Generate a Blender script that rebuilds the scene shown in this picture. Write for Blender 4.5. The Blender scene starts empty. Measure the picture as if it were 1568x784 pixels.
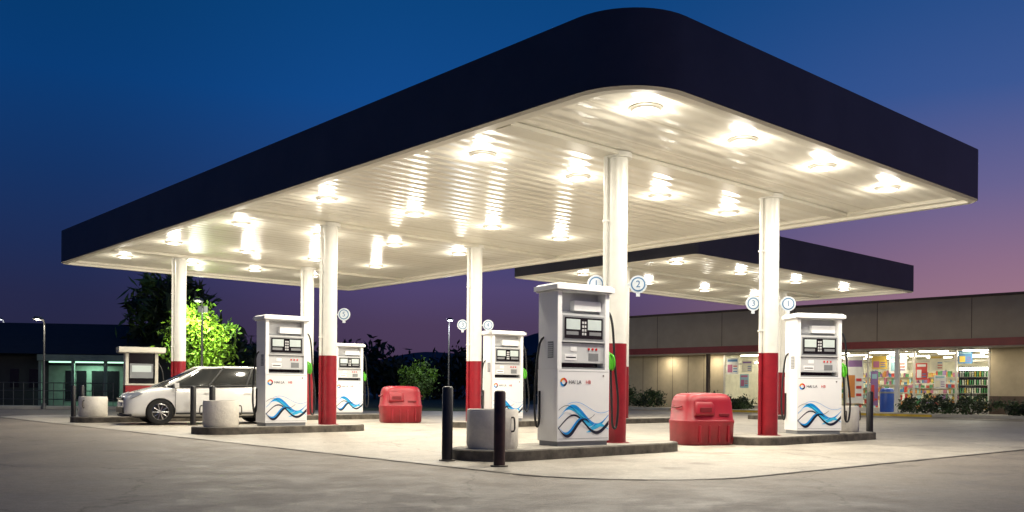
import bpy, bmesh, math, random
from mathutils import Vector, Matrix
random.seed(7)
sc=bpy.context.scene
sc.view_settings.view_transform='Standard'
try: sc.view_settings.look='None'
except Exception: pass
sc.view_settings.exposure=0
def L1(c):
    c/=255.0
    return c/12.92 if c<=0.04045 else ((c+0.055)/1.055)**2.4
def S(r,g,b): return (L1(r),L1(g),L1(b),1)

# ---------------------------------------------------------------- materials
def mat(name,col,rough=.5,metal=0,var=.12,scale=3.0,bump=0,bscale=40,emit=None,es=0,coat=0,trans=0,spec=None,grime=0):
    m=bpy.data.materials.new(name); m.use_nodes=True
    nt=m.node_tree; N=nt.nodes; K=nt.links; b=N['Principled BSDF']
    tc=N.new('ShaderNodeTexCoord')
    no=N.new('ShaderNodeTexNoise'); no.inputs['Scale'].default_value=scale; no.inputs['Detail'].default_value=8
    no.inputs['Roughness'].default_value=.65
    K.new(tc.outputs['Object'],no.inputs['Vector'])
    r=N.new('ShaderNodeValToRGB')
    r.color_ramp.elements[0].position=.3; r.color_ramp.elements[1].position=.7
    r.color_ramp.elements[0].color=tuple(c*(1-var) for c in col[:3])+(1,)
    r.color_ramp.elements[1].color=tuple(min(1,c*(1+var)) for c in col[:3])+(1,)
    K.new(no.outputs['Fac'],r.inputs['Fac']); cs=r.outputs['Color']
    if grime:
        # dirt that gathers near the ground (object z) broken up by noise
        sp=N.new('ShaderNodeSeparateXYZ');K.new(tc.outputs['Object'],sp.inputs[0])
        a=N.new('ShaderNodeMath');a.operation='MULTIPLY_ADD';a.inputs[1].default_value=.5;K.new(no.outputs['Fac'],a.inputs[0]);K.new(sp.outputs['Z'],a.inputs[2])
        g=N.new('ShaderNodeValToRGB');g.color_ramp.elements[0].position=.28;g.color_ramp.elements[0].color=(1-grime,1-grime*1.05,1-grime*1.15,1);g.color_ramp.elements[1].position=.28+.35
        K.new(a.outputs[0],g.inputs['Fac'])
        x=N.new('ShaderNodeMixRGB');x.blend_type='MULTIPLY';x.inputs[0].default_value=1;K.new(cs,x.inputs[1]);K.new(g.outputs[0],x.inputs[2]);cs=x.outputs[0]
    K.new(cs,b.inputs['Base Color'])
    b.inputs['Roughness'].default_value=rough; b.inputs['Metallic'].default_value=metal
    if coat: b.inputs['Coat Weight'].default_value=coat; b.inputs['Coat Roughness'].default_value=.08
    if spec is not None: b.inputs['Specular IOR Level'].default_value=spec
    if bump:
        n2=N.new('ShaderNodeTexNoise'); n2.inputs['Scale'].default_value=bscale; n2.inputs['Detail'].default_value=6
        K.new(tc.outputs['Object'],n2.inputs['Vector'])
        bp=N.new('ShaderNodeBump'); bp.inputs['Strength'].default_value=bump; bp.inputs['Distance'].default_value=.02
        K.new(n2.outputs['Fac'],bp.inputs['Height']); K.new(bp.outputs['Normal'],b.inputs['Normal'])
    if emit:
        b.inputs['Emission Color'].default_value=emit; b.inputs['Emission Strength'].default_value=es
    return m

# ---------------------------------------------------------------- mesh builder
class M:
    def __init__(s): s.v=[];s.f=[];s.mi=[];s.m=[]
    def idx(s,m):
        if m not in s.m: s.m.append(m)
        return s.m.index(m)
    def add(s,vs,fs,m):
        o=len(s.v); s.v+= [tuple(x) for x in vs]; i=s.idx(m)
        for f in fs: s.f.append(tuple(o+k for k in f)); s.mi.append(i)
    def box(s,x0,x1,y0,y1,z0,z1,m,tx=0,ty=0):
        if x0>x1:x0,x1=x1,x0
        if y0>y1:y0,y1=y1,y0
        vs=[(x0,y0,z0),(x1,y0,z0),(x1,y1,z0),(x0,y1,z0),(x0+tx,y0+ty,z1),(x1-tx,y0+ty,z1),(x1-tx,y1-ty,z1),(x0+tx,y1-ty,z1)]
        s.add(vs,[(3,2,1,0),(4,5,6,7),(0,1,5,4),(1,2,6,5),(2,3,7,6),(3,0,4,7)],m)
    def cyl(s,c,r0,r1,h,m,n=28,axis='z'):
        vs=[]
        for k,(r,t) in enumerate(((r0,0),(r1,h))):
            for i in range(n):
                a=2*math.pi*i/n; p=(r*math.cos(a),r*math.sin(a),t)
                if axis=='y': p=(p[0],p[2],p[1])
                if axis=='x': p=(p[2],p[0],p[1])
                vs.append((c[0]+p[0],c[1]+p[1],c[2]+p[2]))
        fs=[(i,(i+1)%n,n+(i+1)%n,n+i) for i in range(n)]
        fs+=[tuple(range(n))[::-1],tuple(range(n,2*n))]
        s.add(vs,fs,m)
    def tube(s,pts,r,m,n=8,smooth=True):
        P=[Vector(p) for p in pts]
        rs=r if isinstance(r,(list,tuple)) else [r]*len(P)
        if smooth and len(P)>2:
            Q=[];R=[]
            for i in range(len(P)-1):
                p0=P[max(i-1,0)];p1=P[i];p2=P[i+1];p3=P[min(i+2,len(P)-1)]
                for k in range(6):
                    t=k/6
                    Q.append(.5*((2*p1)+(-p0+p2)*t+(2*p0-5*p1+4*p2-p3)*t*t+(-p0+3*p1-3*p2+p3)*t**3))
                    R.append(rs[i]*(1-t)+rs[i+1]*t)
            Q.append(P[-1]);R.append(rs[-1]);P=Q;rs=R
        vs=[];fs=[]
        for i,p in enumerate(P):
            d=(P[min(i+1,len(P)-1)]-P[max(i-1,0)]).normalized()
            a=d.cross(Vector((.3,.2,.93)))
            if a.length<.2: a=d.cross(Vector((1,0,0)))
            a.normalize(); b=d.cross(a)
            for k in range(n):
                t=2*math.pi*k/n; vs.append(p+(a*math.cos(t)+b*math.sin(t))*rs[i])
        for i in range(len(P)-1):
            for k in range(n): fs.append((i*n+k,i*n+(k+1)%n,(i+1)*n+(k+1)%n,(i+1)*n+k))
        fs+=[tuple(range(n)),tuple(range((len(P)-1)*n,len(P)*n))]
        s.add(vs,fs,m)
    def loft(s,rings,m,closed=True,cap=True):
        n=len(rings[0]);vs=[p for r in rings for p in r];fs=[]
        for i in range(len(rings)-1):
            for k in range(n if closed else n-1): fs.append((i*n+k,i*n+(k+1)%n,(i+1)*n+(k+1)%n,(i+1)*n+k))
        if cap: fs+=[tuple(range(n))[::-1],tuple(range((len(rings)-1)*n,len(rings)*n))]
        s.add(vs,fs,m)
    def mesh(s,name,smooth=35,fix=True):
        me=bpy.data.meshes.new(name); me.from_pydata(s.v,[],s.f)
        for m in s.m: me.materials.append(m)
        me.polygons.foreach_set('material_index',s.mi)
        if fix:
            b=bmesh.new(); b.from_mesh(me); bmesh.ops.recalc_face_normals(b,faces=b.faces); b.to_mesh(me); b.free()
        if smooth:
            me.shade_smooth()
            try: me.set_sharp_from_angle(angle=math.radians(smooth))
            except Exception: pass
        me.update(); return me
def put(name,me,loc=(0,0,0),rot=0,scale=(1,1,1),parent=None,bevel=0):
    o=bpy.data.objects.new(name,me); sc.collection.objects.link(o)
    o.location=loc; o.rotation_euler=(0,0,rot); o.scale=scale
    if parent: o.parent=parent
    if bevel:
        b=o.modifiers.new('bevel','BEVEL'); b.width=bevel; b.segments=2; b.limit_method='ANGLE'; b.angle_limit=math.radians(40)
    return o
def empty(name,loc=(0,0,0),rot=0):
    o=bpy.data.objects.new(name,None); sc.collection.objects.link(o); o.location=loc; o.rotation_euler=(0,0,rot); o.empty_display_size=.3
    return o
def point(name,loc,w,r,col,parent=None):
    l=bpy.data.lights.new(name,'POINT'); l.energy=w; l.shadow_soft_size=r; l.color=col
    o=bpy.data.objects.new(name,l); sc.collection.objects.link(o); o.location=loc
    if parent:o.parent=parent
    return o
def area(name,loc,w,size,col,parent=None):
    l=bpy.data.lights.new(name,'AREA'); l.shape='DISK'; l.energy=w; l.size=size; l.color=col
    o=bpy.data.objects.new(name,l); sc.collection.objects.link(o); o.location=loc
    if parent:o.parent=parent
    return o

# ---------------------------------------------------------------- site frame
C=Vector((1.39,10.49)); U=Vector((-.6686,.7436)); V=Vector((.7437,.6685))
def uv(u,v,z=0):
    p=C+U*u+V*v; return Vector((p.x,p.y,z))
ANG=math.atan2(V.y,V.x)

# ---------------------------------------------------------------- camera
cd=bpy.data.cameras.new('camera'); cam=bpy.data.objects.new('camera',cd); sc.collection.objects.link(cam)
cam.matrix_world=Matrix.Translation((0,0,.95))@Matrix.Rotation(math.radians(90),4,'X')@Matrix.Rotation(math.radians(.51),4,'Z')
cd.sensor_width=36; cd.lens=32.07; cd.shift_y=.1314; cd.clip_end=3000; cd.clip_start=.1
sc.camera=cam

# ---------------------------------------------------------------- sky
w=bpy.data.worlds.new('World'); sc.world=w; w.use_nodes=True
nt=w.node_tree;N=nt.nodes;K=nt.links;N.clear()
out=N.new('ShaderNodeOutputWorld');bg=N.new('ShaderNodeBackground');bg.inputs['Strength'].default_value=1
tc=N.new('ShaderNodeTexCoord');sx=N.new('ShaderNodeSeparateXYZ');K.new(tc.outputs['Generated'],sx.inputs[0])
def ramp(st):
    r=N.new('ShaderNodeValToRGB');e=r.color_ramp.elements
    while len(e)<len(st): e.new(.5)
    for k,(p,c) in enumerate(st): e[k].position=p; e[k].color=S(*c)
    K.new(sx.outputs['Z'],r.inputs['Fac']); return r
ra=ramp([(0,(42,38,60)),(.09,(36,40,74)),(.14,(28,44,86)),(.21,(18,50,100)),(.3,(6,58,116)),(.40,(2,56,106)),(1,(2,24,60))])
rb=ramp([(0,(120,92,104)),(.08,(156,116,132)),(.13,(140,108,136)),(.2,(104,98,144)),(.29,(58,86,146)),(.40,(30,74,134)),(1,(4,28,70))])
rc=ramp([(0,(72,56,80)),(.07,(76,60,92)),(.11,(80,68,112)),(.15,(64,66,118)),(.21,(34,66,124)),(.3,(14,72,138)),(.40,(7,66,124)),(1,(3,26,64))])
def mr(a,b):
    m=N.new('ShaderNodeMapRange');m.interpolation_type='SMOOTHSTEP';m.inputs['From Min'].default_value=a;m.inputs['From Max'].default_value=b
    K.new(sx.outputs['X'],m.inputs['Value']);return m
m1=mr(-.45,-.1);m2=mr(.05,.5)
mx1=N.new('ShaderNodeMixRGB');K.new(m1.outputs[0],mx1.inputs[0]);K.new(ra.outputs[0],mx1.inputs[1]);K.new(rc.outputs[0],mx1.inputs[2])
mx2=N.new('ShaderNodeMixRGB');K.new(m2.outputs[0],mx2.inputs[0]);K.new(mx1.outputs[0],mx2.inputs[1]);K.new(rb.outputs[0],mx2.inputs[2])
sky=N.new('ShaderNodeTexSky')
try:
    sky.sky_type='NISHITA'; sky.sun_disc=False; sky.sun_elevation=math.radians(-4); sky.sun_rotation=math.radians(60)
except Exception: pass
ad=N.new('ShaderNodeMixRGB');ad.blend_type='ADD';ad.inputs[0].default_value=.05
K.new(mx2.outputs[0],ad.inputs[1]);K.new(sky.outputs[0],ad.inputs[2])
K.new(ad.outputs[0],bg.inputs['Color']);K.new(bg.outputs[0],out.inputs['Surface'])

# ---------------------------------------------------------------- ground materials
def ground_mat(name,ca,cb,joint=0,rough=.75,jw=.012,stain=.6,oil=.5):
    m=bpy.data.materials.new(name);m.use_nodes=True;nt=m.node_tree;N=nt.nodes;K=nt.links;b=N['Principled BSDF']
    tc=N.new('ShaderNodeTexCoord')
    def noise(s,d=8,ro=.6):
        n=N.new('ShaderNodeTexNoise');n.inputs['Scale'].default_value=s;n.inputs['Detail'].default_value=d;n.inputs['Roughness'].default_value=ro
        K.new(tc.outputs['Object'],n.inputs['Vector']);return n
    def rmp(src,p0,c0,p1,c1):
        r=N.new('ShaderNodeValToRGB');e=r.color_ramp.elements;e[0].position=p0;e[0].color=c0;e[1].position=p1;e[1].color=c1
        K.new(src,r.inputs['Fac']);return r
    def mul(a,bb,f=1):
        x=N.new('ShaderNodeMixRGB');x.blend_type='MULTIPLY';x.inputs[0].default_value=f;K.new(a,x.inputs[1]);K.new(bb,x.inputs[2]);return x
    n1=noise(.35);base=rmp(n1.outputs['Fac'],.3,ca,.7,cb)
    n2=noise(1.7,10,.7);st=rmp(n2.outputs['Fac'],.36,(.62,.60,.57,1),.56,(1,1,1,1))
    n3=noise(60,3);gr=rmp(n3.outputs['Fac'],.3,(.74,.74,.74,1),.7,(1.15,1.15,1.15,1))
    n5=noise(9,6,.7);g2=rmp(n5.outputs['Fac'],.35,(.84,.83,.81,1),.62,(1.06,1.06,1.06,1))
    # warped voronoi blotches: oil drips
    wv=noise(3.5,5);vm0=N.new('ShaderNodeVectorMath');vm0.operation='MULTIPLY_ADD';vm0.inputs[1].default_value=(.5,.5,.5)
    K.new(wv.outputs['Color'],vm0.inputs[0]);K.new(tc.outputs['Object'],vm0.inputs[2])
    v=N.new('ShaderNodeTexVoronoi');v.inputs['Scale'].default_value=.8;K.new(vm0.outputs[0],v.inputs['Vector'])
    sp=rmp(v.outputs['Distance'],.03,(.35,.33,.3,1),.22,(1,1,1,1))
    c=mul(base.outputs[0],st.outputs[0],stain);c=mul(c.outputs[0],gr.outputs[0]);c=mul(c.outputs[0],g2.outputs[0]);c=mul(c.outputs[0],sp.outputs[0],oil)
    wn=noise(1.2,6);vm=N.new('ShaderNodeVectorMath');vm.operation='MULTIPLY_ADD';vm.inputs[1].default_value=(.9,.9,.9)
    K.new(wn.outputs['Color'],vm.inputs[0]);K.new(tc.outputs['Object'],vm.inputs[2])
    v2=N.new('ShaderNodeTexVoronoi');v2.feature='DISTANCE_TO_EDGE';v2.inputs['Scale'].default_value=.22;K.new(vm.outputs[0],v2.inputs['Vector'])
    ck=rmp(v2.outputs['Distance'],.0012,(.4,.38,.35,1),.005,(1,1,1,1));c=mul(c.outputs[0],ck.outputs[0],.7)
    if joint:
        for D,off in ((U,0.0),(V,0.0)):
            d=N.new('ShaderNodeVectorMath');d.operation='DOT_PRODUCT';d.inputs[1].default_value=(D.x,D.y,0);K.new(tc.outputs['Object'],d.inputs[0])
            a=N.new('ShaderNodeMath');a.operation='SUBTRACT';K.new(d.outputs['Value'],a.inputs[0]);a.inputs[1].default_value=C.dot(D)-1.0
            pp=N.new('ShaderNodeMath');pp.operation='PINGPONG';K.new(a.outputs[0],pp.inputs[0]);pp.inputs[1].default_value=joint/2
            g=rmp(pp.outputs[0],jw,(.4,.38,.35,1),jw*2,(1,1,1,1));c=mul(c.outputs[0],g.outputs[0],.75)
    K.new(c.outputs[0],b.inputs['Base Color'])
    rr=N.new('ShaderNodeMapRange');rr.inputs['From Min'].default_value=.35;rr.inputs['From Max'].default_value=.6
    rr.inputs['To Min'].default_value=rough-.22;rr.inputs['To Max'].default_value=rough;K.new(n2.outputs['Fac'],rr.inputs['Value']);K.new(rr.outputs[0],b.inputs['Roughness'])
    bp=N.new('ShaderNodeBump');bp.inputs['Strength'].default_value=.4;bp.inputs['Distance'].default_value=.012;K.new(n3.outputs['Fac'],bp.inputs['Height']);K.new(bp.outputs['Normal'],b.inputs['Normal'])
    return m
m_asph=ground_mat('old_concrete_lot',(.20,.172,.14,1),(.28,.245,.205,1),joint=0,stain=.7,oil=.5)
m_slab=ground_mat('forecourt_concrete',(.40,.365,.305,1),(.50,.46,.395,1),joint=4.6,rough=.64,stain=.8,oil=.6)
m_grass=mat('verge_grass',(.03,.05,.015,1),.9,var=.4,scale=1,bump=1)

g=M();g.add([(-700,-60,0),(700,-60,0),(700,1300,0),(-700,1300,0)],[(0,1,2,3)],m_asph);put('ground',g.mesh('ground',0,False))
def rr(u0,u1,v0,v1,r,n=12):
    pts=[]
    if not isinstance(r,(tuple,list)): r=(r,)*4
    for k,(cu,cv,a0) in enumerate(((u0+r[0],v0+r[0],180),(u1-r[1],v0+r[1],270),(u1-r[2],v1-r[2],0),(u0+r[3],v1-r[3],90))):
        for i in range(n+1):
            a=math.radians(a0+90*i/n); pts.append((cu+r[k]*math.cos(a),cv+r[k]*math.sin(a)))
    return pts
def ring(u0,u1,v0,v1,r,z): return [uv(a,b,z) for a,b in rr(u0,u1,v0,v1,r)]
g=M();R=ring(-1.05,26,-1.1,27,2.0,.004);g.add(R,[tuple(range(len(R)))],m_slab);o=put('forecourt_pavement',g.mesh('forecourt',0))
m_tar=mat('tar_joint',(.03,.027,.023,1),.8,var=.6,scale=2)
# hand-poured tar seam: uneven width
g=M();a=ring(-1.09,26.04,-1.14,27.04,2.02,.008);b=ring(-1.05,26,-1.1,27,2.0,.008);n=len(a)
aa=[];bb=[]
for i in range(n):
    p,q,p2,q2=a[i],b[i],a[(i+1)%n],b[(i+1)%n];L=(p2-p).length;k=max(1,int(L/.25))
    for j in range(k):
        t=j/k;o_=p.lerp(p2,t);q_=q.lerp(q2,t);d=(o_-q_);f=random.uniform(.25,1.5);aa.append(q_+d*f);bb.append(q_-d*random.uniform(0,.3))
n=len(aa);g.add(aa+bb,[(i,(i+1)%n,n+(i+1)%n,n+i) for i in range(n)],m_tar);put('pavement_joint',g.mesh('joint',0))

# ---------------------------------------------------------------- canopies
m_fascia=mat('navy_fascia',(.060,.060,.078,1),.5,var=.16,scale=.8,spec=.3)
m_cream=mat('cream_metal',(.68,.65,.56,1),.4,var=.06,scale=2)
m_roof=mat('roof_membrane',(.1,.1,.1,1),.8)
def ceil_mat():
    m=mat('ribbed_ceiling',(.74,.71,.62,1),.30,var=.08,scale=.8)
    nt=m.node_tree;N=nt.nodes;K=nt.links;b=N['Principled BSDF']
    b.inputs['Specular IOR Level'].default_value=.6
    tc=N.new('ShaderNodeTexCoord');d=N.new('ShaderNodeVectorMath');d.operation='DOT_PRODUCT';d.inputs[1].default_value=(U.x,U.y,0);K.new(tc.outputs['Object'],d.inputs[0])
    mu=N.new('ShaderNodeMath');mu.operation='MULTIPLY';mu.inputs[1].default_value=2*math.pi/.3;K.new(d.outputs['Value'],mu.inputs[0])
    s=N.new('ShaderNodeMath');s.operation='SINE';K.new(mu.outputs[0],s.inputs[0])
    bp=N.new('ShaderNodeBump');bp.inputs['Strength'].default_value=.55;bp.inputs['Distance'].default_value=.014;K.new(s.outputs[0],bp.inputs['Height'])
    pp=N.new('ShaderNodeMath');pp.operation='PINGPONG';pp.inputs[1].default_value=.45;K.new(d.outputs['Value'],pp.inputs[0])
    r=N.new('ShaderNodeValToRGB');r.color_ramp.elements[0].position=.012;r.color_ramp.elements[0].color=(.76,.74,.70,1);r.color_ramp.elements[1].position=.03
    K.new(pp.outputs[0],r.inputs['Fac'])
    old=b.inputs['Base Color'].links[0].from_socket
    x=N.new('ShaderNodeMixRGB');x.blend_type='MULTIPLY';x.inputs[0].default_value=1;K.new(old,x.inputs[1]);K.new(r.outputs[0],x.inputs[2]);K.new(x.outputs[0],b.inputs['Base Color'])
    K.new(bp.outputs['Normal'],b.inputs['Normal']);return m
m_ceil=ceil_mat()
def canopy(name,u0,u1,v0,v1,r,zb,zt,beams,cz=.09):
    g=M()
    def band(A,B,m):
        n=len(A);g.add(A+B,[(i,(i+1)%n,n+(i+1)%n,n+i) for i in range(n)],m)
    def rg(d,z): return ring(u0+d,u1-d,v0+d,v1-d,[max(q-d,.03) for q in r],z)
    band(rg(0,zb),rg(0,zt),m_fascia)
    band(rg(0,zt),rg(.12,zt),m_fascia)
    band(rg(.12,zt),rg(.12,zt-.35),m_fascia)
    R=rg(.12,zt-.35);g.add(R,[tuple(range(len(R)))],m_roof)
    band(rg(0,zb),rg(.05,zb-.03),m_cream)
    band(rg(.05,zb-.03),rg(.17,zb-.03),m_cream)
    band(rg(.17,zb-.03),rg(.17,zb+.03),m_cream)
    band(rg(.17,zb+.03),rg(.34,zb+.03),m_cream)
    band(rg(.34,zb+.03),rg(.34,zb+cz),m_cream)
    R=rg(.34,zb+cz);g.add(R,[tuple(range(len(R)))],m_ceil)
    root=put(name,g.mesh(name,30))
    for bu in beams:
        b=M();p=[uv(bu-.16,v0+.35),uv(bu+.16,v0+.35),uv(bu+.16,v1-.35),uv(bu-.16,v1-.35)]
        b.loft([[Vector((q.x,q.y,zb+cz-.002)) for q in p],[Vector((q.x,q.y,zb+cz-.07)) for q in p]],m_cream)
        put('ceiling_beam',b.mesh('beam',0),parent=root,bevel=.008)
    return root
ZB=4.6
canopy('gas_station_canopy',0,22.2,0,10.03,(.92,.3,.3,.3),ZB,5.53,(2.7,11.25,18.6))
canopy('gas_station_canopy',7.75,15.0,11.6,24.4,(.15,.15,.15,.15),ZB,5.53,(11.4,))

m_lampm=mat('lamp_housing',(.6,.57,.50,1),.35,metal=.2)
def lamp_mesh():
    g=M();
    n=28
    def c(r,z): return [(r*math.cos(2*math.pi*i/n),r*math.sin(2*math.pi*i/n),z) for i in range(n)]
    g.loft([c(.22,0),c(.22,-.012),c(.20,-.02),c(.18,-.045),c(.155,-.045),c(.15,-.012)],m_lampm)
    return g.mesh('lamp_fitting')
lm=lamp_mesh()
WARM=(1,.925,.78)
def clamp_lamp(u,v,k=1):
    p=uv(u,v,ZB+.088);o=put('canopy_light',lm,p,ANG+.6)
    point('bulb',(0,0,-.15),36*k,.15,WARM,o)
    area('reflector',(0,0,-.05),92*k,.30,WARM,o)
for u,kk in ((.9,1.3),(4.2,1.05),(8.9,1),(12.6,1),(16.4,1),(19.9,1)):
    for v in (1.27,3.5,5.8,8.1): clamp_lamp(u,v*(1-.006*u),kk)
for u in (9.5,13.2):
    for v in (13,16.2,19.4,22.6): clamp_lamp(u,v,.9)

# ---------------------------------------------------------------- columns
m_white=mat('white_column_paint',(.72,.71,.66,1),.35,var=.07,scale=4)
m_redp=mat('red_column_paint',(.25,.010,.018,1),.35,var=.2,scale=5,grime=.3)
m_blue=mat('sign_blue',(.05,.16,.32,1),.4); m_signw=mat('sign_white',(.6,.65,.7,1),.4)
m_dark=mat('black_rubber',(.012,.012,.013,1),.5,var=.3)
def col_mesh(r,red=1.7,pipe=True):
    g=M();g.cyl((0,0,.1),r,r,red-.1,m_redp,40);g.cyl((0,0,red),r-.003,r-.003,4.69-red,m_white,40)
    g.cyl((0,0,.1),r+.07,r+.05,.06,m_redp,40)
    g.cyl((0,0,4.60),r+.06,r+.06,.08,m_white,40)
    if pipe:
        g.cyl((-r-.035,-.02,.1),.035,.035,red-.1,m_redp,14);g.cyl((-r-.035,-.02,red),.034,.034,4.69-red,m_white,14)
        for z in (2.1,3.6): g.box(-r-.075,-r+.02,-.06,.025,z,z+.03,m_white)
    return g.mesh('column')
cm=col_mesh(.165)
cols=[(2.70,2.75,'12',(-1,1)),(2.70,7.09,'31',(-1,1)),(11.2,2.65,'5',(1,)),(11.3,7.0,'34',(-1,1)),(18.8,2.29,'',()),(18.3,6.1,'',())]
def text(s,size,loc,rot,m,parent,ext=.002,al='CENTER'):
    c=bpy.data.curves.new('lettering','FONT');c.body=s;c.size=size;c.extrude=ext;c.align_x=al;c.align_y='CENTER';c.materials.append(m)
    o=bpy.data.objects.new('lettering',c);sc.collection.objects.link(o);o.location=loc;o.rotation_euler=rot;o.parent=parent;return o
def disc():
    g=M();g.cyl((0,-.012,0),.14,.14,.024,m_signw,32,'y');g.cyl((0,-.016,0),.112,.112,.032,m_blue,32,'y');g.cyl((0,-.019,0),.092,.092,.038,m_signw,32,'y')
    g.box(-.03,.03,-.01,.01,-.19,-.12,m_signw)
    return g.mesh('number_disc')
dm=disc()
for i,(u,v,nums,sides) in enumerate(cols):
    o=put('canopy_column',cm,uv(u,v),ANG-.5)
    for q,sgn in enumerate(sides):
        s=put('pump_number_sign',dm,uv(u,v,2.63)+Vector((sgn*.33,-.05,0)),-.1*sgn)
        b=M();b.box(-.14,.0,-.01,.01,-.015,.015,m_signw) if sgn>0 else b.box(0,.14,-.01,.01,-.015,.015,m_signw)
        put('bracket',b.mesh('bracket',0),(-sgn*.07,0.03,0),parent=s)
        text(nums[q],.15,(0,-.021,0),(math.radians(90),0,0),m_blue,s)
for u,v in ((11.4,12.9),(11.4,21.7)): put('canopy_column',cm,uv(u,v),ANG)

# ---------------------------------------------------------------- islands
m_conc=mat('island_concrete',(.30,.28,.24,1),.8,var=.35,scale=3,bump=.4)
m_edge=mat('island_steel_edge',(.09,.078,.062,1),.7,var=.7,scale=5,metal=.1)
def island(u,v0,v1,w=.58):
    g=M()
    def rg(d,z): return [uv(a,b,z) for a,b in rr(u-w+d,u+w-d,v0+d,v1-d,w-d-.02,8)]
    g.loft([rg(0,0),rg(0,.135),rg(.015,.15),rg(.07,.15)],m_edge,cap=False)
    R=rg(.07,.15);g.add(R,[tuple(range(len(R)))],m_conc)
    put('pump_island',g.mesh('island',30))
for a in ((2.7,-.35,3.95),(2.7,6.0,10.6),(11.25,-.45,3.5),(11.25,6.2,9.9),(18.3,5.3,8.9),(18.8,-.6,3.2),(11.4,11.9,15),(11.4,20,23)): island(*a)

# ---------------------------------------------------------------- fuel dispensers
m_pw=mat('dispenser_white',(.90,.90,.90,1),.3,var=.02,scale=2,coat=.3,grime=.10)
m_pg=mat('dispenser_light_grey',(.58,.59,.60,1),.35,var=.05)
m_pd=mat('dispenser_bezel_grey',(.22,.23,.24,1),.35,var=.08)
m_bk=mat('display_black',(.01,.01,.012,1),.15)
m_lcd=mat('lcd_glass',(.45,.50,.48,1),.2,emit=(.7,.8,.75,1),es=.2)
m_gb=mat('graphic_blue',(.0,.28,.75,1),.3,var=.1);m_gc=mat('graphic_cyan',(.04,.50,.85,1),.3);m_gn=mat('graphic_navy',(.005,.008,.03,1),.3)
m_grn=mat('nozzle_green',(.10,.50,.02,1),.35);m_rd=mat('logo_red',(.6,.01,.01,1),.4);m_or=mat('logo_orange',(.75,.25,.0,1),.4);m_st=mat('steel',(.5,.5,.5,1),.25,metal=1)
def pump_mesh():
    g=M()
    g.box(-.455,.455,-.23,.23,0,.07,m_pd)
    g.box(-.475,.475,-.25,.25,.07,1.12,m_pw)
    for s in (-1,1):
        g.box(s*.475,s*.40,-.24,.24,1.122,2.25,m_pw)
        g.box(s*.4765,s*.4785,-.14,.0,1.28,1.52,m_pd)
        for k in range(7): g.box(s*.479,s*.487,-.13,-.01,1.30+k*.03,1.315+k*.03,m_pg)
        g.box(s*.4765,s*.480,-.18,.18,.2,1.0,m_pw)
    g.box(-.398,.398,-.05,.05,1.122,2.25,m_pg)
    g.box(-.53,.53,-.30,.30,2.27,2.335,m_pw)
    g.box(-.50,.50,-.275,.275,2.25,2.268,m_pg)
    g.box(-.51,.51,-.285,.285,2.337,2.365,m_pw,.03,.03)
    for s in (-1,1):
        f=lambda a,b,y0,y1,z0,z1,m: g.box(s*-a,s*-b,s*y0,s*y1,z0,z1,m)
        f(.397,-.397,.052,.235,1.122,1.145,m_pd)
        f(.36,-.36,.052,.10,1.15,1.21,m_bk)
        f(.397,-.397,.052,.20,1.215,1.50,m_pg)
        f(.397,-.397,.052,.232,1.515,1.93,m_pg)
        f(.375,-.375,.232,.236,1.545,1.90,m_pd)
        f(.35,-.35,.236,.240,1.57,1.875,m_bk)
        f(.32,.07,.240,.243,1.70,1.85,m_lcd);f(-.07,-.32,.240,.243,1.70,1.85,m_lcd)
        f(.32,.10,.240,.243,1.62,1.67,m_pd);f(-.10,-.32,.240,.243,1.62,1.67,m_pd)
        for r in range(4):
            for c in range(2): f(.04-c*.045,.01-c*.045,.240,.244,1.62+r*.055,1.655+r*.055,m_pg)
        f(.397,-.397,.052,.10,1.945,1.975,m_pd)
        f(.38,-.12,.052,.16,1.985,2.13,m_pw)
        f(.30,.12,.20,.204,1.25,1.36,m_pd);f(-.10,-.22,.20,.206,1.38,1.45,m_pw);f(-.10,-.32,.20,.206,1.25,1.34,m_pw)
        f(-.12,-.30,.206,.209,1.285,1.30,m_bk)
        for k in range(3): g.cyl((s*-(.26-k*.07),s*.2 if s>0 else -.212,1.42),.018,.018,.012,m_rd,12,'y')
    for s in (-1,1):
        g.box(-.455,.455,s*.2502,s*.2525,1.085,1.09,m_pd);g.box(-.455,.455,s*.2502,s*.2525,.105,.11,m_pd)
        g.cyl((.36,s*.25 if s>0 else -.258,1.03),.014,.014,.008,m_st,12,'y')
    for s in (-1,1):
        if s>0:
            g.box(s*.478,s*.54,-.13,.05,1.05,1.40,m_bk)
            g.tube([(s*.56,-.17,1.13),(s*.575,-.15,1.22),(s*.575,-.10,1.34),(s*.57,-.02,1.40)],[.032,.052,.056,.030],m_grn,10)
            g.tube([(s*.575,-.19,1.12),(s*.58,-.24,1.2),(s*.58,-.21,1.33),(s*.575,-.12,1.37)],.016,m_grn,8)
            g.tube([(s*.56,-.02,1.40),(s*.54,.02,1.38)],[.018,.014],m_st,8)
            g.tube([(s*.45,-.1,2.0),(s*.55,-.14,1.98),(s*.60,-.17,1.75),(s*.63,-.19,1.2),(s*.69,-.2,.65),(s*.66,-.2,.28),(s*.585,-.2,.30),(s*.57,-.19,.7),(s*.565,-.17,1.12)],.019,m_dark,8)
        else:
            g.tube([(s*.45,.1,1.6),(s*.52,.14,1.5),(s*.56,.17,1.1),(s*.58,.18,.6),(s*.55,.18,.3),(s*.5,.18,.34),(s*.495,.18,.8)],.017,m_dark,8)
    return g.mesh('dispenser',35)
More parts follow.
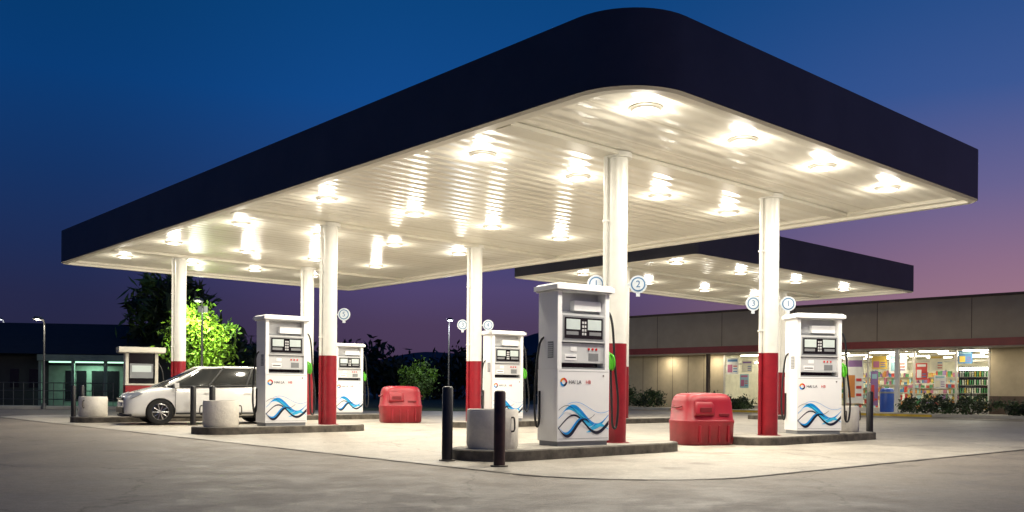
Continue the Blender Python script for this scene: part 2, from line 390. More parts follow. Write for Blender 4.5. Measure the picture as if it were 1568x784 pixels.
def gfx_mesh():
    g=M()
    def rib(fc,ft,x0,x1,m,y,n=44):
        a=[];b=[]
        for i in range(n+1):
            t=i/n;x=x0+(x1-x0)*t;c=fc(t);h=ft(t)/2
            a.append((x,-y,c-h));b.append((x,-y,c+h))
        g.add(a+b,[(i,i+1,n+2+i,n+1+i) for i in range(n)],m)
    s=math.sin;pi=math.pi;D=-.06
    rib(lambda t:D+.48+.14*s(2*pi*(t*1.05-.02)),lambda t:.012+.13*s(pi*t)**1.5*(1-.3*t),-.455,.46,m_gc,.2530)
    rib(lambda t:D+.50+.135*s(2*pi*(t*1.05-.04)),lambda t:.006+.05*s(pi*t),-.455,.465,m_gb,.2538)
    rib(lambda t:D+.45+.12*s(2*pi*(t*1.0+.03)),lambda t:.004+.06*s(pi*min(1,t*1.2))**2,-.455,.30,m_pw,.2545)
    rib(lambda t:D+.38+.13*s(2*pi*(t*1.1-.08)),lambda t:.022+.045*t*t,-.465,.465,m_gn,.2560)
    rib(lambda t:D+.33-.12*s(2*pi*(t*.9-.0)),lambda t:.016+.06*s(pi*t)**2,-.465,.1,m_gn,.2575)
    rib(lambda t:D+.355-.11*s(2*pi*(t*.9-.0)),lambda t:.045*s(pi*t)**2+.004,-.465,.05,m_gb,.2582)
    rib(lambda t:D+.62+.08*s(2*pi*(t*.8+.1)),lambda t:.006,-.30,.465,m_gb,.2590)
    rib(lambda t:D+.31+.05*s(2*pi*(t*.8-.25)),lambda t:.045*s(pi*t)+.005,.05,.465,m_gc,.2550)
    rib(lambda t:D+.55+.10*s(2*pi*(t*.9+.05)),lambda t:.008,-.46,.2,m_gn,.2600)
    cx,cz,n=-.37,.93,24
    for k,m in enumerate((m_rd,m_or,m_gb,m_gn)):
        vs=[];q=7
        for i in range(q):
            a=2*pi*(k/4+i/(q-1)/4)
            vs+= [(cx+.033*math.cos(a),-.2545,cz+.033*math.sin(a)),(cx+.062*math.cos(a),-.2545,cz+.062*math.sin(a))]
        g.add(vs,[(2*i,2*i+1,2*i+3,2*i+2) for i in range(q-1)],m)
    return g.mesh('livery',0,False)
pm=pump_mesh();gm=gfx_mesh()
def pump(loc,deg,sc_=1):
    o=put('fuel_dispenser',pm,loc,math.radians(deg),(sc_,)*3,bevel=.006)
    for r in (0,math.pi):
        e=put('livery',gm,(0,0,0),r,parent=o)
        text('HAI LA',.075,(-.28,-.2545,.93),(math.radians(90),0,0),m_gn,e,.0008,'LEFT')
        text('HB',.075,(.03,-.2545,.93),(math.radians(90),0,0),m_rd,e,.0008,'LEFT')
pump(uv(2.62,1.72,.15),33)
pump(uv(2.6,8.5,.15),11)
pump(uv(11.15,1.45,.15),38)
pump(uv(11.25,7.92,.15),32)
pump(uv(18.3,7.5,.15),30,.95)

m_old=mat('old_dispenser_cream',(.6,.57,.48,1),.5,var=.15);m_oldr=mat('old_dispenser_red',(.3,.015,.02,1),.45,var=.2)
g=M();g.box(-.42,.42,-.25,.25,0,.85,m_oldr);g.box(-.43,.43,-.26,.26,.855,.90,m_old)
for s in (-1,1): g.box(s*.42,s*.34,-.22,.22,.9,1.75,m_old)
g.box(-.34,.34,-.1,.1,.9,1.75,m_bk);g.box(-.30,.30,-.16,-.101,1.05,1.45,m_pd);g.box(-.25,.25,-.165,-.161,1.22,1.4,m_lcd)
g.box(-.60,.60,-.33,.33,1.76,1.90,m_old);g.box(-.57,.57,-.30,.30,1.74,1.758,m_old)
for k in (-.2,0,.2): g.box(k-.05,k+.05,-.254,-.2502,.25,.6,m_old)
g.tube([(.42,-.1,1.5),(.55,-.15,1.2),(.58,-.15,.5),(.5,-.15,.3),(.44,-.15,.9)],.018,m_dark)
put('old_fuel_pump',g.mesh('old_pump'),uv(18.8,1.2,.15),math.radians(30),bevel=.012)

# ---------------------------------------------------------------- bollards, drums, bins
m_bol=mat('bollard_paint',(.015,.014,.014,1),.4,var=.5,scale=6)
m_bolr=mat('bollard_rust',(.04,.014,.012,1),.5,var=.6,scale=6)
def bol(h,m):
    g=M();n=24
    def c(r,z): return [(r*math.cos(2*math.pi*i/n),r*math.sin(2*math.pi*i/n),z) for i in range(n)]
    g.loft([c(.072,0),c(.072,h-.03),c(.06,h-.008),c(.03,h)],m);g.loft([c(.11,0),c(.11,.018),c(.08,.022)],m_edge)
    return g.mesh('bollard')
b1=bol(1.0,m_bol);b2=bol(.95,m_bolr)
for x,y,m in ((-.86,12.2,b1),(-.15,11.35,b2),(7.77,19.8,b1),(-8.0,22.9,b1),(-7.16,21.8,b1),(-13.6,28.3,b1),(-13.1,27.8,b1),(-8.7,29.5,b1)): put('steel_bollard',m,(x,y,.0))
m_drum=mat('whitewashed_concrete',(.80,.76,.67,1),.7,var=.12,scale=4,bump=.4,bscale=20,grime=.2);m_soil=mat('drum_fill',(.04,.035,.03,1),.9)
def drum(w=.36,h=.54):
    g=M();n=32
    def c(r,z): return [(r*math.cos(2*math.pi*i/n),r*math.sin(2*math.pi*i/n),z) for i in range(n)]
    g.loft([c(w*.93,0),c(w,.05),c(w,h-.04),c(w*.97,h),c(w*.86,h),c(w*.84,h-.05)],m_drum)
    g.add(c(w*.85,h-.049),[tuple(range(n))],m_soil)
    for a in (-2.4,.7,2.4):
        x,y=w*math.cos(a),w*math.sin(a);g.tube([(x*.98,y*.98,h*.8),(x*1.12,y*1.12,h*.78),(x*1.14,y*1.14,h*.5),(x*.98,y*.98,h*.45)],.012,m_edge)
    return g.mesh('drum')
d1=drum()
for p in (uv(2.7,.2,.15),uv(2.75,9.9,.15),uv(11.2,.1,.15),uv(18.8,-.05,.15)): put('concrete_planter_drum',d1,p,random.random()*6)

m_bin=mat('red_plastic',(.27,.008,.018,1),.42,var=.15,scale=4,grime=.2)
m_bind=mat('red_plastic_dark',(.15,.005,.01,1),.5,var=.12)
def se(hx,hy,z,ex=4,n=40,ox=0,oy=0):
    r=[]
    for i in range(n):
        a=2*math.pi*i/n;c=math.cos(a);s_=math.sin(a)
        r.append((ox+hx*math.copysign(abs(c)**(2/ex),c),oy+hy*math.copysign(abs(s_)**(2/ex),s_),z))
    return r
g=M();g.loft([se(.49,.38,0),se(.52,.41,.04),se(.53,.42,.38),se(.537,.427,.40),se(.537,.427,.44),se(.52,.41,.46),se(.49,.385,.78),se(.465,.36,.86),se(.42,.31,.91),se(.33,.24,.932),se(.12,.08,.94)],m_bin)
g.loft([se(.2,.04,.54,oy=-.385,ox=-.2),se(.2,.04,.57,oy=-.41,ox=-.2),se(.19,.04,.72,oy=-.395,ox=-.2),se(.17,.03,.78,oy=-.365,ox=-.2)],m_bin)
g.box(-.32,-.08,-.456,-.444,.60,.68,m_bind)
for x in (-.3,-.1,.1,.3): g.box(x-.02,x+.02,-.43,-.38,.06,.36,m_bin)
g.box(.1,.32,-.415,-.37,.53,.57,m_bind)
for s in (-1,1): g.tube([(s*.49,-.12,.7),(s*.55,-.1,.68),(s*.55,.1,.68),(s*.49,.12,.7)],.016,m_bind)
bn=g.mesh('bin',40)
put('red_waste_bin',bn,(3.45,16.6,0),math.radians(22),bevel=.008);put('red_waste_bin',bn,(-3.2,26.2,0),math.radians(20),(1.1,1.1,1.12),bevel=.008)

# ---------------------------------------------------------------- car
m_car=mat('white_car_paint',(.74,.74,.72,1),.25,var=.03,coat=1);m_gl=mat('car_glass',(.012,.015,.018,1),.05,var=.1,spec=.8)
m_trim=mat('black_trim',(.015,.015,.015,1),.5);m_tyre=mat('tyre',(.012,.012,.012,1),.8);m_rim=mat('alloy',(.5,.5,.5,1),.25,metal=1)
m_hl=mat('headlamp_glass',(.35,.37,.40,1),.08,coat=1);m_tl=mat('tail_lamp',(.4,.01,.01,1),.15)
def car(loc,rot):
    root=empty('parked_car',loc,rot)
    st=[(2.22,.52,.30,.60),(2.17,.70,.24,.70),(2.02,.80,.20,.78),(1.75,.84,.19,.86),(1.35,.855,.19,.95),(.9,.86,.19,.99),(.2,.865,.19,1.0),(-.6,.865,.19,1.02),(-1.3,.86,.20,1.05),(-1.8,.84,.22,1.07),(-2.08,.79,.27,1.05),(-2.18,.70,.36,.95),(-2.21,.5,.42,.8)]
    g=M();R=[]
    for x,w,zb,zs in st:
        h=zs-zb
        half=[(0,zb),(w*.6,zb),(w*.93,zb+.02),(w*.99,zb+h*.2),(w,zb+h*.5),(w*.985,zb+h*.75),(w*.95,zb+h*.92),(w*.86,zb+h*1.0),(w*.5,zb+h*1.03+.005),(0,zb+h*1.04+.01)]
        full=half+[(-a,b) for a,b in half[-2:0:-1]]
        R.append([(x,a,b) for a,b in full])
    g.loft(R,m_car)
    body=put('body',g.mesh('car_body',0))
    body.modifiers.new('s','SUBSURF').levels=2
    cut=M()
    for x in (1.38,-1.3):
        for s in (-1,1): cut.cyl((x,s*.55 if s>0 else -.95,.33),.355,.355,.40,m_trim,40,'y')
    co=put('cut',cut.mesh('cut',0))
    bo=body.modifiers.new('b','BOOLEAN');bo.object=co;bo.operation='DIFFERENCE';bo.solver='EXACT'
    dg=bpy.context.evaluated_depsgraph_get();dg.update()
    me=bpy.data.meshes.new_from_object(body.evaluated_get(dg));body.modifiers.clear();body.data=me
    bpy.data.objects.remove(co);me.shade_smooth()
    try: me.set_sharp_from_angle(angle=math.radians(40))
    except Exception: pass
    body.parent=root
    base=[(1.42,.0,.985),(1.40,.35,.98),(1.20,.70,.985),(.85,.80,.99),(.2,.815,1.0),(-.6,.815,1.02),(-1.3,.80,1.04),(-1.85,.72,1.06),(-2.04,.4,1.06),(-2.07,0,1.06)]
    top=[(.45,0,1.475),(.43,.30,1.465),(.36,.55,1.44),(.15,.615,1.455),(-.2,.63,1.475),(-.8,.63,1.48),(-1.3,.615,1.47),(-1.62,.56,1.44),(-1.74,.3,1.44),(-1.76,0,1.44)]
    n=len(base)
    def mir(l): return l+[(a,-b,c) for a,b,c in l[-2:0:-1]]
    def lerp(t,bulge=0): 
        return mir([tuple(base[i][k]*(1-t)+top[i][k]*t+(bulge*(1 if base[i][1]>0 else 0) if k==1 else 0) for k in range(3)) for i in range(n)])
    g=M();g.loft([lerp(-.08),lerp(.5,.02),lerp(1.0)],m_gl,cap=False)
    roofc=mir([(a[0]*.92-.04,a[1]*.8,a[2]+.035) for a in top])
    g.loft([lerp(1.0),mir([(a[0]*.98-.01,a[1]*.95,a[2]+.02) for a in top]),roofc,[(0.9*(p[0]+.6)-.6,p[1]*.5,p[2]+.015) for p in roofc]],m_car)
    for s in (-1,1):
        def P(i,t,o=.008):
            b=Vector(base[i]);q=Vector(top[i]);p=b.lerp(q,t);p.y+=(.02*math.sin(math.pi*t))+o;p.y*=s;return p
        g.tube([P(2,-.05),P(2,.5),P(2,1.0)],.032,m_car,8)
        g.tube([P(7,-.05),P(7,.5),P(7,1)],.075,m_car,8)
        for i,off in ((4,0),(5,-.15)):
            g.tube([P(i,0)+Vector((off,0,0)),P(i,.5)+Vector((off,0,0)),P(i,1)+Vector((off,0,0))],.028,m_trim,6)
        g.tube([P(i,1.0,-.01) for i in range(2,8)],.028,m_car,8)
        g.tube([P(i,-.02,.02) for i in range(2,8)],.014,m_trim,6)
        g.loft([[(1.02+dx*1,s*(.84+dy),1.0+dz) for dx,dz in ((-.05,-.06),(.05,-.06),(.06,.06),(-.05,.07))] for dy in (0,.18)],m_car)
        for x in (1.02,.05,-.95): g.tube([(x,s*.862,.32),(x+.01,s*.868,.6),(x,s*.85,.93)],.006,m_trim,5)
        for x in (.22,-.78): g.box(x-.09,x+.09,s*.862,s*.885,.80,.83,m_car)
        g.box(-.95,1.02,s*.855,s*.872,.27,.31,m_trim)
        g.loft([[(2.06,s*.50,.66),(2.00,s*.77,.68),(1.80,s*.835,.78),(1.86,s*.72,.815),(2.04,s*.52,.76)],[(2.17,s*.50,.64),(2.07,s*.79,.67),(1.80,s*.85,.79),(1.90,s*.74,.83),(2.10,s*.52,.775)]],m_hl)
        g.cyl((2.07,s*.62,.38),.055,.055,.08,m_hl,16,'x')
        g.loft([[(-2.16,s*.55,.9),(-1.98,s*.80,.9),(-1.92,s*.80,1.1),(-2.05,s*.62,1.1)],[(-2.10,s*.5,.9),(-1.9,s*.7,.9),(-1.85,s*.7,1.1),(-2.0,s*.5,1.1)]],m_tl)
    g.box(2.10,2.225,-.46,.46,.62,.68,m_trim);g.box(2.12,2.235,-.42,.42,.645,.657,m_rim)
    g.box(2.10,2.235,-.55,.55,.30,.44,m_trim);g.box(2.22,2.245,-.26,.26,.46,.57,m_signw)
    g.tube([(2.06,-.75,.25),(2.2,-.4,.24),(2.23,0,.24),(2.2,.4,.24),(2.06,.75,.25)],.03,m_trim,6)
    put('cabin_and_trim',g.mesh('cabin',45),parent=root)
    w=M();n=36
    prof=[(.20,-.10),(.27,-.115),(.315,-.10),(.33,-.05),(.33,.05),(.315,.10),(.27,.115),(.20,.10)]
    w.loft([[(r*math.cos(2*math.pi*i/n),y,r*math.sin(2*math.pi*i/n)) for i in range(n)] for r,y in prof],m_tyre,cap=False)
    for s in (-1,1):
        w.loft([[(r*math.cos(2*math.pi*i/n),s*y,r*math.sin(2*math.pi*i/n)) for i in range(n)] for r,y in ((.205,.10),(.195,.105),(.185,.085),(.18,.04))],m_rim,cap=False)
    w.cyl((0,-.03,0),.19,.19,.06,m_trim,30,'y')
    for s in (-1,1):
        for k in range(10):
            a=2*math.pi*k/10;w.tube([(.03*math.cos(a),s*.09,.03*math.sin(a)),(.19*math.cos(a),s*.085,.19*math.sin(a))],.014,m_rim,6)
        w.cyl((0,s*.075 if s>0 else -.10,0),.045,.045,.025,m_rim,18,'y')
    wm=w.mesh('wheel',35)
    for x in (1.38,-1.3):
        for s in (-1,1): put('wheel',wm,(x,s*.74,.33),parent=root)
    u_=M();u_.box(-1.9,1.9,-.6,.6,.17,.3,m_trim);put('underbody',u_.mesh('under',0),parent=root)
car((-8.05,24.3,.004),math.atan2(-.51,-.86))

# ---------------------------------------------------------------- convenience store
P1=Vector((6.43,51,0));SA=math.radians(-44.2)
m_tan=mat('tan_render',(.38,.31,.22,1),.8,var=.12,scale=.9,bump=.3);m_beige=mat('beige_block',(.46,.38,.25,1),.8,var=.1,scale=2)
m_band=mat('maroon_band',(.26,.035,.03,1),.5,var=.15);m_brown=mat('brown_plinth',(.10,.07,.05,1),.8,var=.2)
m_sof=mat('soffit',(.4,.36,.3,1),.6);m_frame=mat('window_frame',(.5,.47,.42,1),.4,metal=.3)
m_in=mat('interior_wall',(.70,.66,.54,1),.7);m_fl=mat('interior_floor',(.45,.42,.36,1),.3)
m_tube=mat('fluorescent_panel',(.9,.9,.85,1),.5,emit=(1,.95,.78,1),es=19)
gl=bpy.data.materials.new('window_glass');gl.use_nodes=True;nt=gl.node_tree;nt.nodes.clear()
o_=nt.nodes.new('ShaderNodeOutputMaterial');t_=nt.nodes.new('ShaderNodeBsdfTransparent');g_=nt.nodes.new('ShaderNodeBsdfGlossy');g_.inputs['Roughness'].default_value=.03
x_=nt.nodes.new('ShaderNodeMixShader');x_.inputs[0].default_value=.07;t_.inputs[0].default_value=(.92,.95,.92,1)
nt.links.new(t_.outputs[0],x_.inputs[1]);nt.links.new(g_.outputs[0],x_.inputs[2]);nt.links.new(x_.outputs[0],o_.inputs[0])
store=empty('convenience_store',P1,SA)
g=M()
g.box(-1.2,30,0,12,3.32,5.05,m_tan)
g.box(-1.25,30.05,-.06,12.05,5.052,5.16,m_brown)
g.box(-1.22,30.02,-.025,11.9,3.0,3.318,m_band)
g.box(-1.15,29.9,.06,1.2,2.95,2.998,m_sof)
g.box(-1.1,5.4,1.2,11.6,0,2.978,m_beige)
for x in range(-1,5): g.box(x+.2,x+.225,1.194,1.199,.1,2.97,m_brown)
g.box(18.4,29.8,1.2,11.6,.9,2.978,m_beige);g.box(18.38,29.82,1.15,11.62,0,.898,m_brown)
for x in (20.5,23,25.5): g.box(x,x+.025,1.194,1.199,.9,2.97,m_brown)
for x in range(2,30,4): g.box(x,x+.03,-.004,.0,3.33,5.04,m_brown)
g.box(5.4,18.4,11.2,11.5,0,2.978,m_in)
g.box(5.402,18.398,1.2,11.198,0,.05,m_fl)
g.box(5.41,5.45,1.3,11.19,.051,2.97,m_in);g.box(18.35,18.39,1.3,11.19,.051,2.97,m_in)
g.box(5.45,18.35,1.36,11.19,2.93,2.975,m_in)
put('walls_and_roof',g.mesh('store',0),parent=store)
g=M()
for x in (6.5,8.8,11.1,13.4,15.7,17.6):
    for y in (2.2,4.6,7.2,9.6): g.box(x-.6,x+.6,y-.12,y+.12,2.89,2.928,m_tube)
put('ceiling_light_panels',g.mesh('panels',0),parent=store)
g=M()
for x in (2.2,5.0,8.2,11.4,14.6,17.8,21.0,24.5):
    g.cyl((x,.6,2.925),.11,.11,.024,m_frame,16)
put('veranda_downlight_rims',g.mesh('dlr',0),parent=store)
for x in (2.2,5.0,8.2,11.4,14.6,17.8,21.0,24.5): area('veranda_downlight',(x,.6,2.92),34,.18,(1,.9,.7),store)
g=M()
for x in (5.43,8.1,9.9,12.0,13.1,15.2,17.0,18.34): g.box(x-.04,x+.04,1.2,1.3,.05,2.975,m_frame)
g.box(5.47,18.3,1.21,1.29,2.4,2.46,m_frame);g.box(5.47,18.3,1.21,1.29,.05,.3,m_frame);g.box(5.47,18.3,1.21,1.29,2.90,2.974,m_frame)
put('window_frames',g.mesh('frames',0),parent=store)
g=M();g.add([(5.47,1.25,.3),(18.3,1.25,.3),(18.3,1.25,2.9),(5.47,1.25,2.9)],[(0,1,2,3)],gl);put('glazing',g.mesh('glz',0,False),parent=store)
pal=[mat('pack_%d'%i,c,.4) for i,c in enumerate([(.55,.05,.04,1),(.65,.45,.08,1),(.08,.22,.42,1),(.75,.75,.7,1),(.08,.3,.12,1),(.45,.15,.25,1),(.6,.24,.06,1),(.3,.5,.55,1),(.25,.14,.32,1),(.78,.74,.55,1)])]
g=M()
for y,x0,x1 in ((3.0,9.0,11.6),(3.0,15.4,18.0),(5.2,6.4,11.6),(5.2,13.4,18.0),(10.7,5.8,18.2)):
    top=1.5 if y<9 else 2.3
    g.box(x0,x1,y,y+.4,.05,.15,m_in);g.box(x0,x1,y+.19,y+.21,.15,top,m_in)
    for lv in range(5):
        z=.18+lv*(top-.15)/5
        g.box(x0,x1,y+.0,y+.4,z-.02,z,m_in)
        x=x0+.02
        while x<x1-.2:
            ww=random.uniform(.06,.2);hh=random.uniform(.12,(top-.15)/5-.05)
            g.box(x,x+ww-.012,y+.01,y+.17,z+.001,z+hh,random.choice(pal));x+=ww
put('shelves_and_goods',g.mesh('shelves',0),parent=store)
g=M();g.box(16.9,18.2,1.9,2.5,.05,2.2,m_bk)
for lv in range(5):
    z=.3+lv*.36;g.box(16.95,18.15,1.86,1.899,z-.02,z,m_frame)
    for k in range(12): g.cyl((17.0+k*.1,1.83,z),.033,.03,.22,random.choice([pal[4],pal[9],pal[3],pal[1],pal[4]]),8)
g.box(16.95,18.15,1.8,1.89,2.02,2.15,m_tube)
put('drinks_cooler',g.mesh('cooler',0),parent=store)
g=M()
def poster(x0,x1,z0,z1,m,y=1.17):
    g.box(x0,x1,y,y+.006,z0,z1,m)
for x0,x1,z0,z1,c in ((5.6,6.3,1.9,2.75,3),(6.4,6.9,1.2,1.9,7),(6.5,7.1,2.0,2.6,9),(8.3,8.9,2.2,2.8,0),(9.0,9.7,2.0,2.7,3),(10.1,10.9,1.9,2.75,9),(11.0,11.8,2.1,2.8,7),(12.1,12.9,.5,2.7,3),(13.25,13.6,.4,2.0,8),(13.3,14.0,2.1,2.7,1),(14.1,14.9,1.9,2.75,3),(15.3,15.8,1.6,2.35,0),(15.9,16.5,2.0,2.7,9),(16.1,16.6,1.2,1.8,3),(17.1,17.7,2.3,2.85,2),(10.2,10.6,1.0,1.6,6)):
    poster(x0,x1,z0,z1,pal[c])
    W=x1-x0;H=z1-z0
    poster(x0+.06,x1-.06,z1-.22*H,z1-.08*H,random.choice(pal),1.166)
    poster(x0+.1*W,x0+.5*W,z0+.12*H,z0+.6*H,random.choice(pal),1.163)
    for k in range(3): poster(x0+.58*W,x0+.9*W,z0+(.15+.16*k)*H,z0+(.21+.16*k)*H,pal[random.choice((0,2,8))],1.160)
put('window_posters',g.mesh('posters',0),parent=store)
g=M();g.box(14.75,14.93,.15,.33,.1,2.948,m_white);g.box(5.0,5.15,.15,.33,.1,2.948,m_brown);put('veranda_posts',g.mesh('posts',0),parent=store)
g=M()
for x,y in ((20,4),(24,6),(9,5)): g.box(x,x+1.4,y,y+1.2,5.16,5.6,m_frame)
g.cyl((23,3,5.16),.02,.02,1.0,m_dark,8);g.tube([(22.5,3,6.0),(23.6,3,6.05)],.012,m_dark,6,False);g.tube([(22.7,3,5.85),(23.4,3,5.9)],.012,m_dark,6,False)
put('rooftop_plant',g.mesh('roofplant',0),parent=store)
m_kerb=mat('kerb_concrete',(.36,.34,.3,1),.8,var=.2,scale=2,bump=.3);m_yel=mat('kerb_yellow',(.5,.34,.03,1),.7,var=.3)
g=M();g.box(-3,32,-1.6,1.15,0,.12,m_kerb);put('store_pavement',g.mesh('pave',0),P1,SA,bevel=.015)
g=M();g.box(4,17,-1.66,-1.605,0,.10,m_yel);put('painted_kerb',g.mesh('ykerb',0),P1,SA)
g=M();g.loft([se(.28,.28,0,2),se(.3,.3,.05,2),se(.31,.31,.95,2),se(.27,.27,1.05,2),se(.12,.12,1.1,2)],mat('blue_bin',(.02,.08,.4,1),.4));
g.loft([se(.315,.315,.85,2),se(.325,.325,.87,2),se(.325,.325,.91,2),se(.315,.315,.93,2)],m_pd)
Q=P1+Vector((math.cos(SA)*14.2-math.sin(SA)*.7,math.sin(SA)*14.2+math.cos(SA)*.7,0));put('blue_litter_bin',g.mesh('lbin'),(Q.x,Q.y,.12))

# ---------------------------------------------------------------- foliage
def leafmat(n,c): return mat(n,c,.6,var=.5,scale=1.5)
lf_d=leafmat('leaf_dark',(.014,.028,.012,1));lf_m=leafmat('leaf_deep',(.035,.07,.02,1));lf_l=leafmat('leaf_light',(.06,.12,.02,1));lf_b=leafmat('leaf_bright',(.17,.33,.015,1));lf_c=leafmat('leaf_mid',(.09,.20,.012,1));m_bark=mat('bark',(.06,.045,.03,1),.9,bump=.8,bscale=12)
def clumps(g,c,rad,nc,nl,ls,mats,cr=.35,asp=1.8,zmin=None):
    cs=[]
    for _ in range(nc):
        while 1:
            d=Vector([random.uniform(-1,1) for _ in range(3)])
            if .25<d.length<1: break
        p=Vector(c)+Vector((d.x*rad[0],d.y*rad[1],d.z*rad[2]));cs.append(p)
        m=random.choice(mats);k=random.uniform(.6,1.3)*cr
        for _ in range(nl):
            q=p+Vector([random.gauss(0,k*.55) for _ in range(3)])
            if zmin is not None and q.z<zmin: q.z=zmin+random.random()*.1
            a=Vector([random.gauss(0,1) for _ in range(3)]).normalized();b=a.orthogonal().normalized();b.rotate(Matrix.Rotation(random.random()*6.28,3,a))
            s=ls*random.uniform(.6,1.3)
            g.add([q-b*s*.35,q+a*s*asp*.5,q+b*s*.35,q-a*s*asp*.5],[(0,1,2,3)],m)
    return cs
def tree(name,loc,h,rad,cz,nc,nl,ls,mats,asp=1.8,cr=.4):
    g=M();cs=clumps(g,(0,0,cz),rad,nc,nl,ls,mats,cr,asp)
    tp=Vector((.1,.05,cz-.2*rad[2]))
    g.tube([(0,0,0),(.05,-.04,cz*.35),tp],[h*.03,h*.022,h*.012],m_bark,8)
    for c in cs[::3]: g.tube([tp*.75,(tp*.9+c)*.5+Vector((0,0,.1)),c],[h*.011,h*.007,h*.002],m_bark,5)
    put(name,g.mesh(name,0,False),loc)
tree('broadleaf_tree',(-17.9,48,0),7.0,(1.9,1.9,2.6),4.3,60,44,.26,[lf_d,lf_m,lf_l],3.4,.6)
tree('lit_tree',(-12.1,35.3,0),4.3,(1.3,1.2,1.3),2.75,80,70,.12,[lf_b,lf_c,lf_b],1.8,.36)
tree('small_tree',(-4.8,46,0),2.6,(.85,.8,.8),1.5,38,60,.11,[lf_c,lf_l],1.7,.3)
tree('broadleaf_tree',(-14.8,48,0),4.0,(1.6,1.5,1.3),2.3,40,40,.25,[lf_d,lf_m],2.5,.5)
def shrub(p,r,h,mats):
    g=M();clumps(g,(0,0,h*.5),(r,r*.6,h*.45),34,44,.09,mats,.2,1.8,.02)
    for k in range(5): g.tube([(0,0,0),(random.uniform(-r,r)*.7,random.uniform(-r,r)*.4,h*.6)],[.02,.008],m_bark,5,False)
    put('shrub',g.mesh('shrub',0,False),p)
def sp(x,y=-.6):
    return (P1.x+math.cos(SA)*x-math.sin(SA)*y,P1.y+math.sin(SA)*x+math.cos(SA)*y,.12)
for x,r,h in ((.2,1.2,1.1),(1.9,.9,.9),(5.6,1.0,.75),(7.4,.7,.6),(16.4,1.2,.75),(18.2,1.3,.8),(20.5,1.0,.5),(23,1.3,.6)): shrub(sp(x),r,h,[lf_m,lf_d])
g=M()
x=-120
while x<130:
    y=random.uniform(85,100);h=random.uniform(4.0,6.2)+(1.5 if random.random()<.15 else 0)
    clumps(g,(x,y,h*.5),(random.uniform(1.8,3.2),2,h*.46),16,26,.55,[lf_d],.9,1.6,.1)
    g.tube([(x,y,0),(x,y,h*.6)],[.15,.06],m_bark,5,False)
    x+=random.uniform(1.4,2.6)
put('distant_trees',g.mesh('treeline',0,False))
m_hill=mat('hill_slope',(.05,.045,.07,1),1,var=.3,scale=.02)
g=M();n=160;A=[];B=[];Bk=[]
for i in range(n+1):
    x=-500+1000*i/n;h=22+8*math.sin(x*.012+1)+5*math.sin(x*.031)+2.5*math.sin(x*.09)
    A.append((x,430,0));B.append((x,520,h));Bk.append((x,650,0))
g.add(A+B+Bk,[(i,i+1,n+2+i,n+1+i) for i in range(n)]+[(n+1+i,n+2+i,2*n+3+i,2*n+2+i) for i in range(n)],m_hill);put('hills',g.mesh('hills',60,False))

# ---------------------------------------------------------------- street lamps
m_pole=mat('galvanised_pole',(.12,.12,.12,1),.5,metal=.6)
def slamp(x,y,h,e,col,r=.12,tree_fill=0):
    g=M();g.tube([(0,0,0),(0,0,h*.5),(0,0,h)],[.05,.042,.03],m_pole,10,False);g.cyl((0,0,0),.1,.09,.25,m_pole,14)
    g.tube([(0,0,h-.1),(.05,-.2,h+.1),(.1,-.55,h+.14)],.03,m_pole,8);g.loft([se(.12,.2,h+.06,3,16,.1,-.7),se(.16,.28,h+.1,3,16,.1,-.7),se(.1,.2,h+.2,3,16,.1,-.7)],m_pole)
    if tree_fill:   # added head on the back of the pole, for the light brightening the tree
        g.box(-.18,.18,.05,.12,h-.25,h-.02,m_pole)
    o=put('street_lamp',g.mesh('street_lamp'),(x,y,0));point('bulb',(.1,-.7,h-.06),e,r,col,o)
    if tree_fill:
        f=area('tree_fill_light',(0,.14,h-.14),tree_fill,.3,(.95,1,.8),o);f.rotation_euler=(math.radians(62),0,math.radians(15))  # added light aimed at the tree to brighten it
slamp(-11.3,33.2,3.95,45,(.95,1,.8),.12,330);slamp(-3.1,44.5,4.2,260,(.9,.95,1));slamp(-30.4,54.5,4.8,220,(.9,.95,1))
slamp(-12.4,60,3.0,60,(.9,.95,1),.08);slamp(-19.5,38,3.6,90,(1,.9,.7),.1)  # last one is an added lamp, no such source stands there

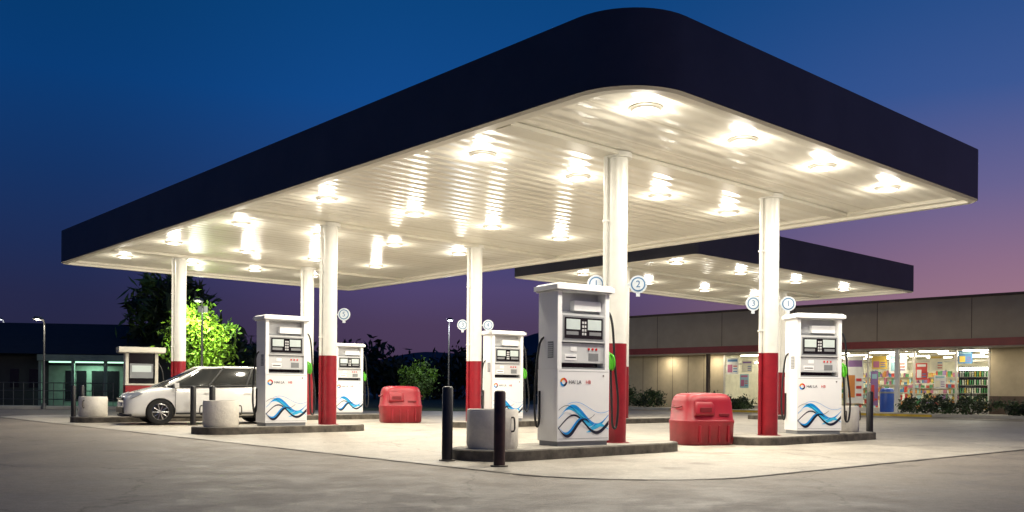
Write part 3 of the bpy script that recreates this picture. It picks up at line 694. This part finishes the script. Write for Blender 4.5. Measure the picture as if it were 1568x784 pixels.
# ---------------------------------------------------------------- left background building
m_lw=mat('green_render',(.16,.22,.18,1),.7,var=.2);m_lr=mat('dark_roof_tiles',(.02,.02,.022,1),.7,var=.3);m_ldk=mat('dark_wall',(.03,.032,.033,1),.8)
m_glw=mat('entrance_light_panel',(.7,.9,.75,1),.5,emit=(.55,1,.72,1),es=1.6)
lb=empty('shop_building',(-20.6,46,0),math.radians(8))
g=M();g.box(-9,4.2,0,8,0,2.55,m_ldk)
g.loft([[(-10,-1,2.552),(5.0,-1,2.552),(5.0,9,2.552),(-10,9,2.552)],[(-7,3,4.3),(1.5,3,4.3),(1.5,5,4.3),(-7,5,4.3)]],m_lr)
g.box(-2.6,1.8,-1.6,-.02,2.2,2.5,m_lw)
for x in (-2.5,-1.0,.5,1.7): g.box(x-.07,x+.07,-1.5,-1.36,0,2.198,m_lw)
g.box(-2.6,1.8,-.03,-.005,0,2.0,m_lw)
g.box(-1.8,-.8,-.06,-.032,.25,1.75,m_bk);g.box(-.55,.75,-.06,-.032,.25,1.75,m_bk)
for x in (-1.3,.1): g.box(x-.02,x+.02,-.075,-.061,.25,1.75,m_lw)
g.box(-2.3,1.6,-.9,-.7,2.13,2.195,m_glw)
for k in range(6): g.box(-8+k*.9,-7.6+k*.9,-.03,-.004,.9,1.8,m_bk)
put('walls_and_roof',g.mesh('lbuild',0),parent=lb)
l=bpy.data.lights.new('porch_light','AREA');l.energy=60;l.size=1;l.color=(.6,1,.75);o=bpy.data.objects.new('porch_light',l);sc.collection.objects.link(o);o.parent=lb;o.location=(-.4,-.9,2.1)
g=M()
for k in range(26): g.cyl((k*.45,0,0),.02,.02,1.15,m_pole,8)
for z in (.35,.75,1.12): g.tube([(0,0,z),(11.25,0,z)],.022,m_pole,6,False)
put('metal_railing',g.mesh('rail'),(-30,42,0),math.radians(5))
g=M();g.box(-45,-9,0,1.5,0,.12,m_kerb);put('street_kerb',g.mesh('kerb',0),(0,39,0),math.radians(3),bevel=.015)
g=M();g.add([(-200,40.6,.006),(-2,40.6,.006),(-2,60,.006),(100,140,.006),(-300,140,.006)],[(0,1,2,3,4)],m_grass);put('grass_verge',g.mesh('verge',0,False))
